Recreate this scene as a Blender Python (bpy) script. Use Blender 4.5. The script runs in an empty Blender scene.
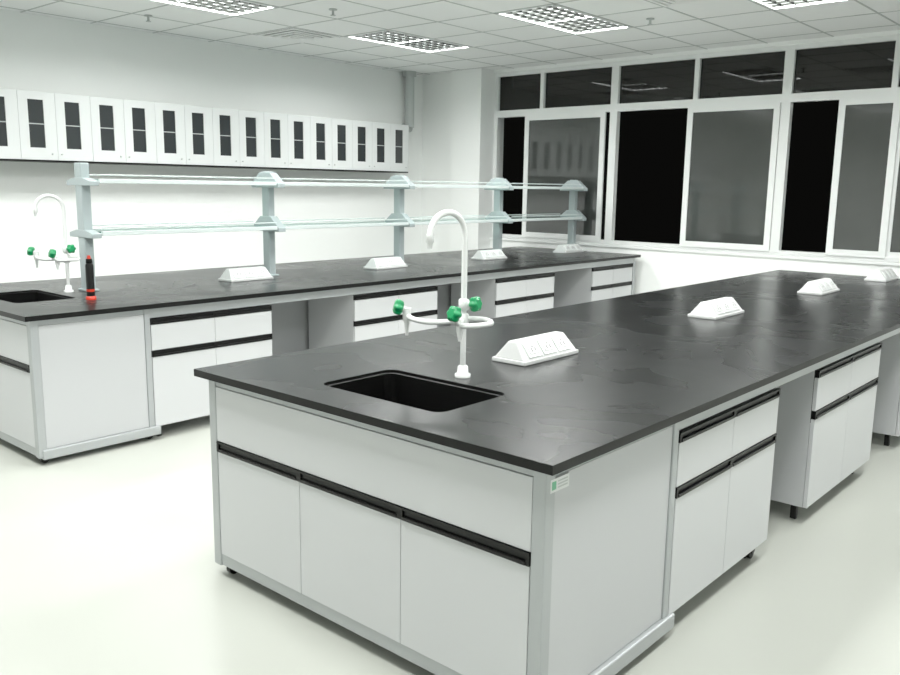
import bpy, bmesh, math, random
from mathutils import Vector, Matrix
random.seed(3)
SC=bpy.context.scene
try:
    SC.view_settings.view_transform='Standard'; SC.view_settings.look='None'
    SC.view_settings.exposure=0.0; SC.view_settings.gamma=1.15
except Exception as e: print(e)
COL=SC.collection

# ---------------- materials ----------------
def mat(name,col,rough=.5,metal=0,spec=.5,noise=None,nscale=40,rnoise=None,detail=4,dist=0):
    m=bpy.data.materials.new(name);m.use_nodes=True;nt=m.node_tree;b=nt.nodes['Principled BSDF']
    b.inputs['Base Color'].default_value=(*col,1);b.inputs['Roughness'].default_value=rough
    b.inputs['Metallic'].default_value=metal;b.inputs['Specular IOR Level'].default_value=spec
    if noise or rnoise:
        tc=nt.nodes.new('ShaderNodeTexCoord');n=nt.nodes.new('ShaderNodeTexNoise');n.inputs['Scale'].default_value=nscale;n.inputs['Detail'].default_value=detail
        n.inputs['Distortion'].default_value=dist
        nt.links.new(tc.outputs['Object'],n.inputs['Vector'])
        if noise:
            mx=nt.nodes.new('ShaderNodeMixRGB');mx.inputs[1].default_value=(*[c*(1-noise) for c in col],1);mx.inputs[2].default_value=(*[min(1,c*(1+noise)) for c in col],1)
            nt.links.new(n.outputs['Fac'],mx.inputs[0]);nt.links.new(mx.outputs[0],b.inputs['Base Color'])
        if rnoise:
            mr=nt.nodes.new('ShaderNodeMapRange');mr.inputs['From Min'].default_value=.3;mr.inputs['From Max'].default_value=.7
            mr.inputs['To Min'].default_value=rnoise[0];mr.inputs['To Max'].default_value=rnoise[1]
            nt.links.new(n.outputs['Fac'],mr.inputs['Value']);nt.links.new(mr.outputs[0],b.inputs['Roughness'])
    return m
M_wall=mat('wall_paint',(.91,.93,.915),.7,spec=.3,noise=.01,nscale=3)
M_floor=mat('floor_vinyl',(.47,.485,.44),.33,noise=.05,nscale=1.5,spec=.45,rnoise=(.27,.36),detail=3)
M_ceil=mat('ceiling_tile',(.90,.91,.905),.85,noise=.02,nscale=60,spec=.2)
M_grid=mat('ceiling_tbar',(.46,.48,.47),.5)  # light bars toned grey: shadow lines along tile edges are in the colour
M_top=mat('black_epoxy_top',(.0045,.005,.005),.27,spec=.25,noise=.3,nscale=1.3,rnoise=(.235,.31),detail=3,dist=1.2)
M_edge=mat('black_epoxy_edge',(.003,.003,.003),.4,spec=.2)
M_body=mat('grey_melamine',(.54,.55,.565),.4,spec=.4)
M_front=mat('light_melamine',(.62,.63,.645),.38,spec=.4)
M_frame=mat('aluminium_frame',(.42,.44,.45),.35,metal=.25)
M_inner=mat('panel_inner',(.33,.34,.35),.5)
M_black=mat('black_plastic',(.003,.003,.003),.35,spec=.25)
M_sink=mat('sink_black',(.003,.003,.003),.45,spec=.12)
M_white=mat('white_coating',(.80,.82,.81),.25)
M_plast=mat('white_plastic',(.62,.63,.625),.35)
M_green=mat('green_knob',(.0,.26,.08),.3)
M_rack=mat('rack_aluminium',(.38,.44,.45),.35,metal=.2)
M_rail=mat('rack_rail',(.62,.69,.68),.25)
M_cab=mat('white_cabinet',(.72,.745,.74),.4)
M_cabglass=mat('cabinet_dark_glass',(.030,.034,.036),.12)
M_wf=mat('window_frame_white',(.80,.82,.81),.35)
M_glass=mat('night_glass',(.006,.0055,.0045),.03,spec=.4)
M_sash=mat('night_glass_painted_reflection',(.036,.040,.037),.06,spec=.8,noise=.35,nscale=1.6)  # pale mottled base colour paints in a hazy reflection of the room
M_red=mat('red_plastic',(.55,.03,.01),.35)
M_hole=mat('socket_slot',(.10,.10,.10),.5)
M_louv=mat('louver_frame_white',(.75,.77,.77),.3)
M_blade=mat('louver_mirror_blade',(.36,.37,.36),.22,metal=1)
M_label=mat('label_green',(.15,.45,.27),.5)
M_pipe=mat('pipe_grey',(.46,.49,.48),.5)

# shelf glass
M_sg=bpy.data.materials.new('shelf_glass');M_sg.use_nodes=True
nt=M_sg.node_tree;nt.nodes.clear()
o=nt.nodes.new('ShaderNodeOutputMaterial');mx=nt.nodes.new('ShaderNodeMixShader');t=nt.nodes.new('ShaderNodeBsdfTransparent');t.inputs[0].default_value=(.82,.91,.89,1)
g=nt.nodes.new('ShaderNodeBsdfGlossy');g.inputs['Roughness'].default_value=.05;g.inputs[0].default_value=(.7,.8,.78,1)
fr=nt.nodes.new('ShaderNodeFresnel');fr.inputs[0].default_value=1.4
nt.links.new(fr.outputs[0],mx.inputs[0]);nt.links.new(t.outputs[0],mx.inputs[1]);nt.links.new(g.outputs[0],mx.inputs[2]);nt.links.new(mx.outputs[0],o.inputs[0])

# ---------------- mesh builder ----------------
class MB:
    def __init__(s): s.v=[];s.f=[];s.m=[];s.mats=[];s.sm=[]
    def mi(s,m):
        if m not in s.mats: s.mats.append(m)
        return s.mats.index(m)
    def add(s,verts,faces,m,smooth=False):
        o=len(s.v);s.v+=[tuple(v) for v in verts];i=s.mi(m)
        for f in faces: s.f.append([a+o for a in f]);s.m.append(i);s.sm.append(smooth)
    def bm(s,b,m,smooth=False):
        b.verts.index_update()
        s.add([v.co[:] for v in b.verts],[[v.index for v in f.verts] for f in b.faces],m,smooth);b.free()
    def box(s,x0,x1,y0,y1,z0,z1,m,bev=0):
        V=[(x,y,z) for x in (x0,x1) for y in (y0,y1) for z in (z0,z1)]
        F=[(0,1,3,2),(4,6,7,5),(0,4,5,1),(2,3,7,6),(0,2,6,4),(1,5,7,3)]
        if bev<=0: s.add(V,F,m);return
        b=bmesh.new();vs=[b.verts.new(v) for v in V]
        for f in F: b.faces.new([vs[i] for i in f])
        bmesh.ops.bevel(b,geom=b.edges[:],offset=bev,segments=2,affect='EDGES',profile=.5)
        s.bm(b,m)
    def prism(s,poly,axis,a,c,m,bev=0):
        def mk(p,t):
            r=[p[0],p[1]];r.insert(axis,t);return r
        n=len(poly);V=[mk(p,a) for p in poly]+[mk(p,c) for p in poly]
        F=[list(range(n)),list(range(2*n-1,n-1,-1))]+[[i,(i+1)%n,n+(i+1)%n,n+i][::-1] for i in range(n)]
        b=bmesh.new();vs=[b.verts.new(v) for v in V]
        for f in F: b.faces.new([vs[i] for i in f])
        bmesh.ops.recalc_face_normals(b,faces=b.faces[:])
        if bev: bmesh.ops.bevel(b,geom=b.edges[:],offset=bev,segments=2,affect='EDGES',profile=.5)
        s.bm(b,m)
    def tube(s,pts,r,m,seg=14,caps=True):
        pts=[Vector(p) for p in pts];n=len(pts)
        rr=r if isinstance(r,(list,tuple)) else [r]*n
        T=[(pts[min(i+1,n-1)]-pts[max(i-1,0)]).normalized() for i in range(n)]
        a=Vector((0,0,1)) if abs(T[0].z)<.9 else Vector((1,0,0))
        N=T[0].cross(a).normalized();V=[]
        for i in range(n):
            N=(N-T[i]*N.dot(T[i])).normalized();B=T[i].cross(N)
            for k in range(seg):
                an=2*math.pi*k/seg;V.append(pts[i]+(N*math.cos(an)+B*math.sin(an))*rr[i])
        F=[[i*seg+k,i*seg+(k+1)%seg,(i+1)*seg+(k+1)%seg,(i+1)*seg+k] for i in range(n-1) for k in range(seg)]
        s.add(V,F,m,True)
        if caps:
            s.add(V[:seg],[list(range(seg))[::-1]],m);s.add(V[-seg:],[list(range(seg))],m)
    def knob(s,c,ax,r,L,m,lobes=6):
        c=Vector(c);ax=Vector(ax).normalized();a=Vector((0,0,1)) if abs(ax.z)<.9 else Vector((1,0,0))
        N=ax.cross(a).normalized();B=ax.cross(N);seg=lobes*6;V=[];prof=[(0,.6),(.15,.9),(.5,1),(.85,.92),(1,.6)]
        for h,q in prof:
            for k in range(seg):
                an=2*math.pi*k/seg;R=r*q*(1+.12*math.cos(lobes*an));V.append(c+ax*(h*L)+(N*math.cos(an)+B*math.sin(an))*R)
        F=[[i*seg+k,i*seg+(k+1)%seg,(i+1)*seg+(k+1)%seg,(i+1)*seg+k] for i in range(len(prof)-1) for k in range(seg)]
        s.add(V,F,m,True);s.add(V[-seg:],[list(range(seg))],m);s.add(V[:seg],[list(range(seg))[::-1]],m)
    def obj(s,name,parent=None,loc=None):
        me=bpy.data.meshes.new(name);me.from_pydata(s.v,[],s.f)
        for m in s.mats: me.materials.append(m)
        for p,i,sm in zip(me.polygons,s.m,s.sm): p.material_index=i;p.use_smooth=sm
        b=bmesh.new();b.from_mesh(me);bmesh.ops.recalc_face_normals(b,faces=b.faces[:]);b.to_mesh(me);b.free()
        ob=bpy.data.objects.new(name,me);COL.objects.link(ob)
        if parent: ob.parent=parent
        return ob
def empty(name):
    e=bpy.data.objects.new(name,None);COL.objects.link(e);e.empty_display_size=.1;return e
def rrect(x0,x1,y0,y1,r,n=6):
    P=[]
    for cx,cy,a0 in ((x1-r,y1-r,0),(x0+r,y1-r,90),(x0+r,y0+r,180),(x1-r,y0+r,270)):
        for i in range(n+1):
            a=math.radians(a0+90*i/n);P.append((cx+r*math.cos(a),cy+r*math.sin(a)))
    return P
def smooth(pts,n=8):
    P=[Vector(p) for p in pts];P=[P[0]*2-P[1]]+P+[P[-1]*2-P[-2]];out=[]
    for i in range(1,len(P)-2):
        for k in range(n):
            t=k/n;p0,p1,p2,p3=P[i-1:i+3]
            out.append(.5*((2*p1)+(-p0+p2)*t+(2*p0-5*p1+4*p2-p3)*t*t+(-p0+3*p1-3*p2+p3)*t**3))
    out.append(P[-2]);return out

# ---------------- room ----------------
XL,XR,YB,YF,ZC=-6.68,3.0,-3.4,6.78,2.99
def room(name,*a,m=M_wall):
    b=MB();b.box(*a,m);return b.obj(name)
room('floor',XL-.2,XR+.2,YB-.2,YF+.25,-.1,0,m=M_floor)
room('wall_left',XL-.2,XL,YB-.2,YF+.25,0,ZC+.2)
room('wall_right',XR,XR+.2,YB-.2,YF+.25,0,ZC+.2)
room('wall_back',XL,XR,YB-.2,YB,0,ZC+.2)
WZ0,WZ1=.935,2.955
WX=[-5.62,-3.92,-2.0,-.08,1.84]
b=MB()
b.box(XL,XR,YF,YF+.22,0,WZ0,M_wall);b.box(XL,XR,YF,YF+.22,WZ1,ZC+.2,M_wall)
b.box(XL,WX[0],YF,YF+.22,WZ0,WZ1,M_wall);b.box(WX[-1],XR,YF,YF+.22,WZ0,WZ1,M_wall)
b.box(XL,-6.1,6.62,YF,0,ZC+.2,M_wall);b.box(-6.1,WX[0],6.53,YF,0,ZC+.2,M_wall)
b.obj('wall_window_side')
# ceiling tiles with openings
G=.62;gx0=-5.32;gy0=4.03
cols=[-5.32,-3.46,-1.60,.26];rows=[4.03,1.55,-.93]
def isfix(x,y):
    return any(abs(x-c)<.02 for c in cols) and any(abs(y-r)<.02 or abs(y-r-G)<.02 for r in rows)
vents=[(gx0-G,gy0-G),(gx0+5*G,gy0)]
b=MB()
xs=[gx0+i*G for i in range(-4,15)];ys=[gy0+i*G for i in range(-14,6)]
for x in xs:
    for y in ys:
        a0,a1,c0,c1=max(x,XL),min(x+G,XR),max(y,YB),min(y+G,YF)
        if a1-a0<.01 or c1-c0<.01 or isfix(x,y): continue
        b.box(a0,a1,c0,c1,ZC,ZC+.02,M_ceil)
for x in xs:
    if XL<x<XR: 
        b.box(x-.008,x+.008,YB,YF,ZC-.003,ZC+.001,M_grid)
for y in ys:
    if YB<y<YF:
        b.box(XL,XR,y-.008,y+.008,ZC-.003,ZC+.001,M_grid)
b.obj('ceiling')
# fixtures
for c in cols:
    for r in rows:
        b=MB();x0,x1,y0,y1=c+.012,c+G-.012,r+.012,r+2*G-.012;zt=ZC+.09
        for q in ((x0,x0+.008,y0,y1),(x1-.008,x1,y0,y1),(x0,x1,y0,y0+.008),(x0,x1,y1-.008,y1)): b.box(*q,ZC-.001,zt,M_louv)
        b.box(x0,x1,y0,y1,zt,zt+.01,M_louv)
        f=.022
        b.box(x0,x0+f,y0,y1,ZC-.006,ZC+.004,M_louv);b.box(x1-f,x1,y0,y1,ZC-.006,ZC+.004,M_louv)
        b.box(x0,x1,y0,y0+f,ZC-.006,ZC+.004,M_louv);b.box(x0,x1,y1-f,y1,ZC-.006,ZC+.004,M_louv)
        zb,zh=ZC-.004,ZC+.010
        for i in range(1,6):
            xx=x0+(x1-x0)*i/6
            b.prism([(xx-.0015,zb),(xx+.0015,zb),(xx+.009,zh),(xx-.009,zh)],1,y0,y1,M_blade)
        for i in range(1,12):
            yy=y0+(y1-y0)*i/12
            b.prism([(yy-.0015,zb),(yy+.0015,zb),(yy+.008,zh),(yy-.008,zh)],0,x0,x1,M_blade)
        fo=b.obj('fluorescent_ceiling_light')
        L=bpy.data.lights.new('lamp','AREA');L.shape='RECTANGLE';L.size=x1-x0-.04;L.size_y=y1-y0-.04;L.energy=71;L.color=(.985,1,.975)
        lo=bpy.data.objects.new('lamp',L);COL.objects.link(lo);lo.parent=fo;lo.location=((x0+x1)/2,(y0+y1)/2,ZC+.014)
for (vx,vy) in vents:
    b=MB();cx,cy=vx+G/2,vy+G/2
    for k,(h,z) in enumerate(((.28,-.004),(.22,-.010),(.16,-.014),(.10,-.018),(.05,-.022))):
        w=.03
        for q in ((cx-h,cx-h+w,cy-h,cy+h),(cx+h-w,cx+h,cy-h,cy+h),(cx-h+w,cx+h-w,cy-h,cy-h+w),(cx-h+w,cx+h-w,cy+h-w,cy+h)):
            b.box(*q,ZC+z-.008,ZC+z,M_ceil)
    b.box(cx-.28,cx+.28,cy-.28,cy+.28,ZC-.004,ZC-.002,M_hole)
    b.obj('air_vent')
for (sx,sy) in ((-2.53,5.0),(-4.4,3.1),(-5.9,2.3)):
    b=MB();b.tube([(sx,sy,ZC-.003),(sx,sy,ZC-.011)],.035,M_pipe);b.tube([(sx,sy,ZC-.008),(sx,sy,ZC-.05)],.01,M_pipe);b.tube([(sx,sy,ZC-.05),(sx,sy,ZC-.055)],.022,M_pipe);b.obj('fire_sprinkler')
# ---------------- windows ----------------
Y0,Y1=YF+.03,YF+.10
TZ0,TZ1=2.42,2.50
def fr(b,x0,x1,z0,z1,w,y0,y1,m=M_wf):
    b.box(x0,x0+w,y0,y1,z0,z1,m);b.box(x1-w,x1,y0,y1,z0,z1,m);b.box(x0+w,x1-w,y0,y1,z0,z0+w,m);b.box(x0+w,x1-w,y0,y1,z1-w,z1,m)
specs=[(WX[0],-3.92,-4.91,[(-5.14,-4.02)]),(-3.92,-2.0,-2.95,[(-3.02,-2.05)]),(-2.0,-.08,-1.04,[(-1.5,-.97),(-1.0,-.13)]),(-.08,1.84,.88,[(.86,1.8)])]
for i,(x0,x1,xm,sash) in enumerate(specs):
    b=MB();fr(b,x0,x1,WZ0,WZ1,.045,Y0,Y1)
    b.box(x0+.045,x1-.045,Y0+.0,Y1,TZ0,TZ1,M_wf);b.box(xm-.025,xm+.025,Y0,Y1,TZ1,WZ1-.045,M_wf)
    b.box(x0+.04,x1-.04,Y0+.04,Y0+.046,TZ1-.01,WZ1-.04,M_glass)
    for k,(a,c) in enumerate(sash):
        o=.0+.028*k
        fr(b,a,c,WZ0+.03,TZ0+.005,.06,Y0-.012+o,Y0+.014+o)
        b.box(a+.055,c-.055,Y0-.002+o,Y0+.004+o,WZ0+.085,TZ0-.05,M_sash)
    b.obj('window_%d'%(i+1))
b=MB();b.box(WX[0],WX[-1],YF-.02,YF+.03,WZ0-.03,WZ0,M_wf,.004);b.obj('trim_1')

# ---------------- bench ----------------
H=.85;TT=.028
def strip_y(b,xa,xb,y,z0,z1,n):
    b.box(xa,xb,y+.004,y+.014,z0,z1,M_black)
    b.box(xa,xb,y-.004,y+.004,z1-.006,z1,M_black)
    w=(xb-xa)/n
    for i in range(n):
        b.box(xa+i*w+.012,xa+(i+1)*w-.012,y-.006,y+.004,z0,z0+.012,M_black,.002)
        b.box(xa+i*w,xa+i*w+.012,y-.003,y+.004,z0,z1,M_black);b.box(xa+(i+1)*w-.012,xa+(i+1)*w,y-.003,y+.004,z0,z1,M_black)
def strip_x(b,ya,yb,x,s,z0,z1,n):
    def bx(d0,d1,y0,y1,z0,z1,bev=0):
        u,v=sorted((x+s*d0,x+s*d1));b.box(u,v,y0,y1,z0,z1,M_black,bev)
    bx(-.014,-.004,ya,yb,z0,z1);bx(-.004,.004,ya,yb,z1-.006,z1);w=(yb-ya)/n
    for i in range(n):
        bx(-.004,.006,ya+i*w+.012,ya+(i+1)*w-.012,z0,z0+.012,.002)
        bx(-.004,.003,ya+i*w,ya+i*w+.012,z0,z1);bx(-.004,.003,ya+(i+1)*w-.012,ya+(i+1)*w,z0,z1)
def bench(x0,x1,y0,y1,units,INL=.045,uo=.785,name='laboratory_bench'):
    E=empty(name);cx=(x0+x1)/2;IN=.045;bx0,bx1,by0,by1=x0+INL,x1-IN,y0+.04,y1-.03
    sx0,sx1,sy0,sy1=cx-.305,cx+.285,y0+.175,y0+.545
    hole=rrect(sx0,sx1,sy0,sy1,.045);bmm=bmesh.new()
    def loop(pts):
        vs=[bmm.verts.new((p[0],p[1],H)) for p in pts]
        for i in range(len(vs)): bmm.edges.new((vs[i],vs[(i+1)%len(vs)]))
    loop([(x0,y0),(x1,y0),(x1,y1),(x0,y1)]);loop(hole)
    bmesh.ops.triangle_fill(bmm,edges=bmm.edges[:],use_beauty=True)
    ext=bmesh.ops.extrude_face_region(bmm,geom=bmm.faces[:])
    for v in ext['geom']:
        if isinstance(v,bmesh.types.BMVert): v.co.z-=TT
    bmesh.ops.recalc_face_normals(bmm,faces=bmm.faces[:])
    b=MB();bmm.verts.index_update()
    V=[v.co[:] for v in bmm.verts];
    up=[[v.index for v in f.verts] for f in bmm.faces if abs(f.normal.z)>.5];sd=[[v.index for v in f.verts] for f in bmm.faces if abs(f.normal.z)<=.5]
    bmm.free();b.add(V,up,M_top);b.add(V,sd,M_edge);b.obj('worktop',E)
    b=MB();loops=[]
    for (ins,z,r) in ((-.012,H-TT-.004,.05),(0,H-TT-.004,.045),(.0,H-.012,.045),(.008,H-.010,.04),(.014,H-.012,.04),(.016,H-.20,.05),(.04,H-.235,.05),(.12,H-.245,.03)):
        loops.append([(p[0],p[1],z) for p in rrect(sx0+ins+.001,sx1-ins-.001,sy0+ins+.001,sy1-ins-.001,r)])
    n=len(loops[0]);V=[p for l in loops for p in l];F=[[i*n+k,i*n+(k+1)%n,(i+1)*n+(k+1)%n,(i+1)*n+k] for i in range(len(loops)-1) for k in range(n)]
    F.append([(len(loops)-1)*n+k for k in range(n)]);b.add(V,F,M_sink)
    b.tube([((sx0+sx1)/2,(sy0+sy1)/2,H-.244),((sx0+sx1)/2,(sy0+sy1)/2,H-.235)],.035,M_black);b.obj('sink_basin',E)
    ue=y0+uo;zt=H-TT
    b=MB();p=.045
    for X in (bx0,bx1-p):
        b.box(X,X+p,by0,by0+p,.045,zt,M_frame,.004);b.box(X,X+p,ue,ue+.035,.045,zt,M_frame,.003);b.box(X,X+p,by1-p,by1,.045,zt,M_frame,.004)
    b.box(bx0+p,bx1-p,by0+.006,by0+p,zt-.035,zt,M_frame);b.box(bx0+p,bx1-p,by0+.006,by0+p,.05,.095,M_frame)
    for X0,X1 in ((bx0,bx0+p),(bx1-p,bx1)):
        b.box(X0+.006,X1-.006,by0+p,ue,zt-.035,zt,M_frame)
        b.box(X0+.004,X1-.004,ue+.035,by1-p,zt-.06,zt,M_frame)
    for X,s in ((bx0,-1),(bx1,1)):
        u,v=sorted((X+s*.012,X-s*.05));b.box(u,v,by0+.02,ue+.07,.035,.09,M_frame,.006)
    b.obj('steel_frame',E)
    b=MB();xa,xb=bx0+p+.002,bx1-p-.002
    b.box(xa,xb,by0+.002,by0+.02,.568,zt-.037,M_front,.0015)
    w=(xb-xa)/3
    for i in range(3): b.box(xa+i*w+.0015,xa+(i+1)*w-.0015,by0+.002,by0+.02,.098,.526,M_front,.0015)
    strip_y(b,xa,xb,by0,.526,.566,3)
    b.box(xa,xb,by0+.021,by0+.03,.1,zt-.04,M_black)
    for X,s in ((bx0,-1),(bx1,1)):
        u,v=sorted((X-s*.006,X-s*.02));b.box(u,v,by0+p+.002,ue-.002,.092,zt-.037,M_body,.0015)
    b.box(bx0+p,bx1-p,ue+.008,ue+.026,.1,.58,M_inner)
    b.obj('sink_cabinet',E)
    D=.54
    for X,s in ((bx0,-1),(bx1,1)):
        for k,(ya,yb) in enumerate(units):
            b=MB()
            def bx(d0,d1,*a,m=M_body,bev=0):
                u,v=sorted((X-s*d0,X-s*d1));b.box(u,v,*a,m,bev)
            zb=.085
            bx(.020,D,ya,yb,zb,.765,m=M_body)
            n=2;w=(yb-ya)/n
            for i in range(n):
                bx(.0,.018,ya+i*w+.0015,ya+(i+1)*w-.0015,zb,.518,m=M_front,bev=.0015)
                bx(.0,.018,ya+i*w+.0015,ya+(i+1)*w-.0015,.560,.716,m=M_front,bev=.0015)
            strip_x(b,ya,yb,X,s,.520,.558,n);strip_x(b,ya,yb,X,s,.718,.752,n)
            bx(.016,.024,ya+.003,yb-.003,.5,.755,m=M_black)
            for yy in (ya+.06,yb-.06):
                bx(.06,.09,yy-.015,yy+.015,.0,zb,m=M_black,bev=.004);bx(.45,.48,yy-.015,yy+.015,.0,zb,m=M_black,bev=.004)
            b.obj('drawer_cabinet_%d'%k,E)
    b=MB()
    for X in (cx-.2,cx+.18): b.box(X,X+.02,ue+.04,by1-.03,.1,zt-.002,M_inner)
    b.box(bx0+p,bx1-p,by1-.02,by1,.1,zt-.04,M_body)
    b.obj('service_panels',E)
    b=MB()
    for X,s in ((bx0,-1),(bx1,1)):
        for yy in (by0+.05,ue+.02,units[0][1]-.05):
            Xc=X-s*.055
            b.tube([(Xc-.012,yy,.024),(Xc+.012,yy,.024)],.024,M_black,18)
            b.box(Xc-.018,Xc+.018,yy-.016,yy+.020,.026,.048,M_black,.004)
            b.tube([(Xc,yy,.04),(Xc,yy,.06)],.012,M_frame)
    b.obj('casters',E)
    return E
E1=bench(-1.682,0,0,6.12,[(.825,1.735),(2.22,3.24),(3.85,4.75),(5.2,6.04)],INL=.034)
E2=bench(-5.09,-3.43,.087,6.71,[(.83,1.72),(2.48,3.4),(4.19,5.1),(5.80,6.62)],uo=.705)
b=MB();b.box(-.0515,-.0445,.06,.15,.745,.783,M_white);b.box(-.0445,-.044,.066,.086,.752,.776,M_label)
for k in range(3): b.box(-.0445,-.044,.094,.142,.753+k*.009,.757+k*.009,M_pipe)
b.obj('label',E1)

# ---------------- faucet ----------------
def faucet(x,y):
    b=MB();z=H
    b.tube([(x,y,z),(x,y,z+.012),(x,y,z+.014),(x,y,z+.04),(x,y,z+.045)],[.03,.03,.022,.02,.015],M_white,20)
    R=.085;top=z+.535
    pts=[(x,y,z+.04),(x,y,z+.3),(x,y,top)]
    for i in range(1,17):
        a=math.pi*i/16;pts.append((x-.02*(1-math.cos(a))*.5,y-R+R*math.cos(a),top+R*math.sin(a)))
    b.tube(pts,.011,M_white,16)
    X,Y=x-.02,y-2*R
    b.tube([(X,Y,top+.005),(X,Y,top-.02),(X,Y,top-.024),(X,Y,top-.045)],[.015,.014,.010,.008],M_white,14)
    for zz,rr,h in ((.19,.02,.05),(.255,.02,.04)):
        b.tube([(x,y,z+zz),(x,y,z+zz+.004),(x,y,z+zz+h),(x,y,z+zz+h+.004)],[.014,rr,rr,.014],M_white,18)
    za=z+.225
    lp=Vector((x-.19,y-.11,za))
    b.tube(smooth([(x,y,za),(x-.03,y-.06,za-.01),(x-.08,y-.11,za-.012),(x-.14,y-.125,za-.006),lp]),.010,M_white,12)
    b.tube([lp+Vector((0,0,.03)),lp+Vector((0,0,-.015)),lp+Vector((0,0,-.03)),lp+Vector((0,0,-.075))],[.016,.016,.010,.006],M_white,14)
    d=Vector((-.2,-.2,.35)).normalized()
    b.tube([lp+Vector((0,0,.01)),lp+Vector((0,0,.01))+d*.03],.011,M_white);b.knob(lp+Vector((0,0,.01))+d*.024,(-.35,-.4,.15),.029,.036,M_green)
    rp=Vector((x+.055,y-.085,za-.01))
    b.tube(smooth([(x,y,za),(x+.07,y+.04,za-.002),(x+.125,y+.01,za-.006),(x+.12,y-.05,za-.008),(x+.085,y-.09,za-.01),rp]),.010,M_white,12)
    b.tube([rp+Vector((0,0,.02)),rp+Vector((0,0,-.02)),rp+Vector((0,0,-.06))],[.015,.014,.006],M_white,14)
    b.tube([rp,rp+Vector((.0,-.03,.02))],.011,M_white);b.knob(rp+Vector((-.002,-.01,.038)),(-.15,-.9,.25),.029,.036,M_green)
    c=Vector((x,y,z+.28))
    b.tube([c,c+Vector((.035,.01,.0))],.011,M_white);b.knob(c+Vector((.03,.008,.0)),(.8,.1,.1),.028,.036,M_green)
    return b.obj('laboratory_faucet')
faucet(-.85,.635);faucet(-4.31,.73)
# ---------------- sockets ----------------
def socket(x,y,L=.40,w=.17,h=.09):
    b=MB();b.box(x-w/2,x+w/2,y-L/2,y+L/2,H,H+.018,M_plast,.004)
    tw=.045;z1=H+h;e=.03
    lo=[(x-w/2+.006,y-L/2+.006,H+.016),(x+w/2-.006,y-L/2+.006,H+.016),(x+w/2-.006,y+L/2-.006,H+.016),(x-w/2+.006,y+L/2-.006,H+.016)]
    hi=[(x-tw/2,y-L/2+e,z1),(x+tw/2,y-L/2+e,z1),(x+tw/2,y+L/2-e,z1),(x-tw/2,y+L/2-e,z1)]
    bb=bmesh.new();vs=[bb.verts.new(v) for v in lo+hi]
    for f in ((3,2,1,0),(4,5,6,7),(0,1,5,4),(1,2,6,5),(2,3,7,6),(3,0,4,7)): bb.faces.new([vs[i] for i in f])
    bmesh.ops.bevel(bb,geom=bb.edges[:],offset=.006,segments=2,affect='EDGES',profile=.5);b.bm(bb,M_plast)
    for s in (1,-1):
        A=Vector((x+s*(w/2-.006),0,H+.016));B=Vector((x+s*tw/2,0,z1));u=(B-A).normalized();nrm=Vector((s*u.z,0,-s*u.x))
        if nrm.x*s<0: nrm=-nrm
        ctr=(A+B)/2
        for k in (-1,0,1):
            yc=y+k*.105
            def quad(hy,hu,d0,d1,m,oy=0,ou=0):
                V=[]
                for d in (d0,d1):
                    for (a,c) in ((-1,-1),(1,-1),(1,1),(-1,1)): V.append(ctr+Vector((0,yc+oy+a*hy,0))+u*(c*hu+ou)+nrm*d)
                b.add(V,[(0,1,2,3),(4,5,6,7),(0,1,5,4),(1,2,6,5),(2,3,7,6),(3,0,4,7)],m)
            quad(.048,.038,-.001,.001,M_pipe);quad(.045,.035,-.001,.006,M_white);quad(.032,.023,.006,.0075,M_pipe);quad(.030,.021,.006,.0085,M_plast)
            for oy in (-.012,.012): quad(.0025,.008,.0085,.009,M_hole,oy,-.004)
            quad(.005,.0025,.0085,.009,M_hole,0,.012)
    b.obj('socket_box')
for xx,yy in ((-.875,1.15),(-.86,2.92),(-.82,4.56),(-.75,5.90)): socket(xx,yy)
for yy in (2.01,3.48,4.94,6.38): socket(-4.165,yy,L=.38)

# ---------------- rack ----------------
E=empty('reagent_shelf_rack');xc=-4.30;py=[.86,2.33,3.78,5.24,6.64];zz=[1.23,1.565]
b=MB()
for j,y in enumerate(py):
    pw=.045 if j==0 else .04
    b.box(xc-pw,xc+pw,y-.03,y+.03,H,1.66 if j else 1.68,M_rack,.006)
    b.box(xc-.06,xc+.06,y-.045,y+.045,H,H+.012,M_rack,.003)
    for z in zz:
        h=.085 if j else .02;bw=.17 if j else .155
        b.prism([(xc-bw,z-.03),(xc+bw,z-.03),(xc+bw,z+.0),(xc+.065,z+h),(xc-.065,z+h),(xc-bw,z)],1,y-.034,y+.034,M_rack,.004)
b.obj('rack_posts',E)
b=MB()
for z in zz:
    for i in range(4):
        ya,yb=py[i]+.037,py[i+1]-.037
        b.box(xc-.14,xc+.14,ya,yb,z+.004,z+.012,M_sg)
        for s in (-1,1):
            b.box(*sorted((xc+s*.14,xc+s*.16)),ya,yb,z-.014,z+.014,M_rail,.003)
            b.tube([(xc+s*.15,ya,z+.04),(xc+s*.15,yb,z+.04)],.004,M_rail,8)
b.obj('rack_shelves',E)
# sealant tube
b=MB();x,y=-3.86,.66
b.tube([(x,y,H),(x,y,H+.02),(x,y,H+.022)],[.030,.030,.024],M_red,18)
b.tube([(x,y,H+.02),(x,y,H+.21),(x,y,H+.22)],[.024,.024,.02],M_black,18)
b.tube([(x,y,H+.05),(x,y,H+.065)],.0245,M_red,18)
b.tube([(x,y,H+.22),(x,y,H+.225),(x,y,H+.25)],[.016,.02,.018],M_black,18)
b.tube([(x,y,H+.25),(x,y,H+.27)],[.012,.008],M_red,14)
b.obj('sealant_tube')
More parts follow.
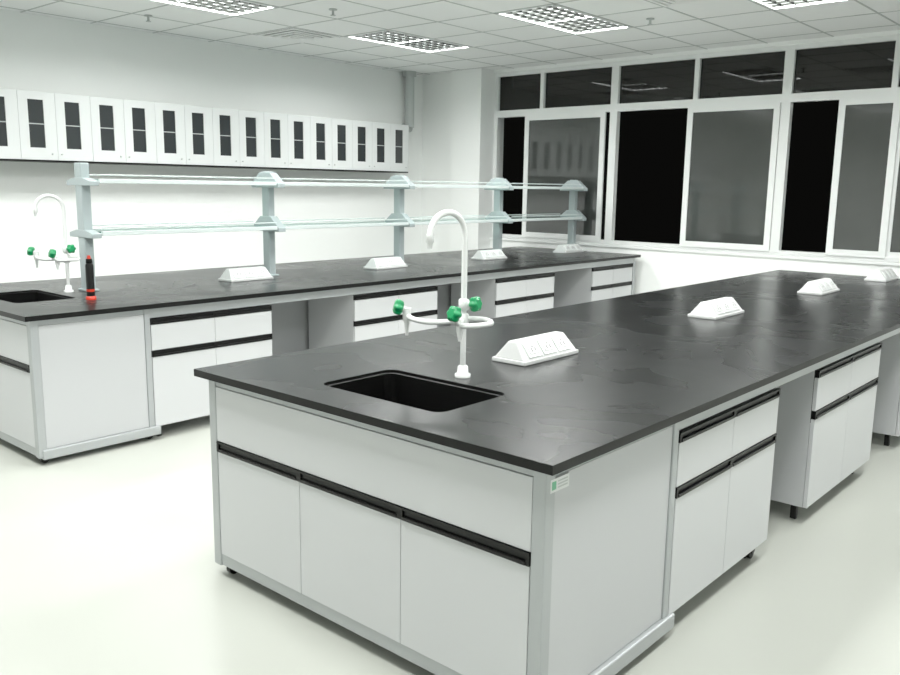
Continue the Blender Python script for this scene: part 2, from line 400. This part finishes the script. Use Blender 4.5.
# ---------------- wall cabinets ----------------
E=empty('wall_cabinet_row');xf=XL+.33;z0,z1=1.73,2.305;pt=.3125;ye=6.02
n=24;ys0=ye-n*pt
b=MB();b.box(XL+.001,xf-.02,ys0,ye,z0+.008,z1,M_cab);b.box(XL+.001,xf-.004,ys0,ye,z0-.006,z0+.008,M_black);b.obj('carcass',E)
b=MB()
for i in range(n):
    ya,yb=ys0+i*pt+.0015,ys0+(i+1)*pt-.0015;wy=.066;yc=(ya+yb)/2-.01;wz0,wz1=1.84,2.24
    X0,X1=xf-.018,xf
    b.box(X0,X1,ya,yc-wy,z0+.010,z1,M_cab);b.box(X0,X1,yc+wy,yb,z0+.010,z1,M_cab)
    b.box(X0,X1,yc-wy,yc+wy,z0+.010,wz0,M_cab);b.box(X0,X1,yc-wy,yc+wy,wz1,z1,M_cab)
    b.box(xf-.016,xf-.008,yc-wy,yc+wy,wz0,wz1,M_cabglass)
    b.box(xf-.008,xf-.006,yc-wy,yc+wy,2.035,2.043,M_pipe)
    s=1 if i%2 else -1
    b.tube([(xf,yc+s*.115,z0+.06),(xf+.014,yc+s*.115,z0+.06)],.006,M_pipe,10)
b.obj('doors',E)
b=MB();b.tube([(XL+.10,6.27,2.3),(XL+.10,6.27,ZC-.05)],.06,M_pipe,20);b.tube([(XL+.10,6.27,ZC-.06),(XL+.10,6.27,ZC-.001)],.085,M_pipe,20);b.tube([(XL+.001,6.27,2.3),(XL+.10,6.27,2.3)],.06,M_pipe,20);b.obj('drain_pipe')

# ---------------- world & camera ----------------
w=bpy.data.worlds.new('night');SC.world=w;w.use_nodes=True;w.node_tree.nodes['Background'].inputs[0].default_value=(.01,.01,.009,1);w.node_tree.nodes['Background'].inputs[1].default_value=.2
yw,pt_,r=.7179,-.1757,.0145
F=Vector((-math.sin(yw)*math.cos(pt_),math.cos(yw)*math.cos(pt_),math.sin(pt_)));R=Vector((math.cos(yw),math.sin(yw),0));U=R.cross(F)
R2=R*math.cos(r)+U*math.sin(r);U2=-R*math.sin(r)+U*math.cos(r)
cam=bpy.data.cameras.new('camera');co=bpy.data.objects.new('camera',cam);COL.objects.link(co)
cam.sensor_width=36;cam.lens=848.5/900*36;cam.clip_start=.05
Mx=Matrix((R2,U2,-F)).transposed().to_4x4();Mx.translation=Vector((1.1868,-1.7733,1.5606));co.matrix_world=Mx
SC.camera=co
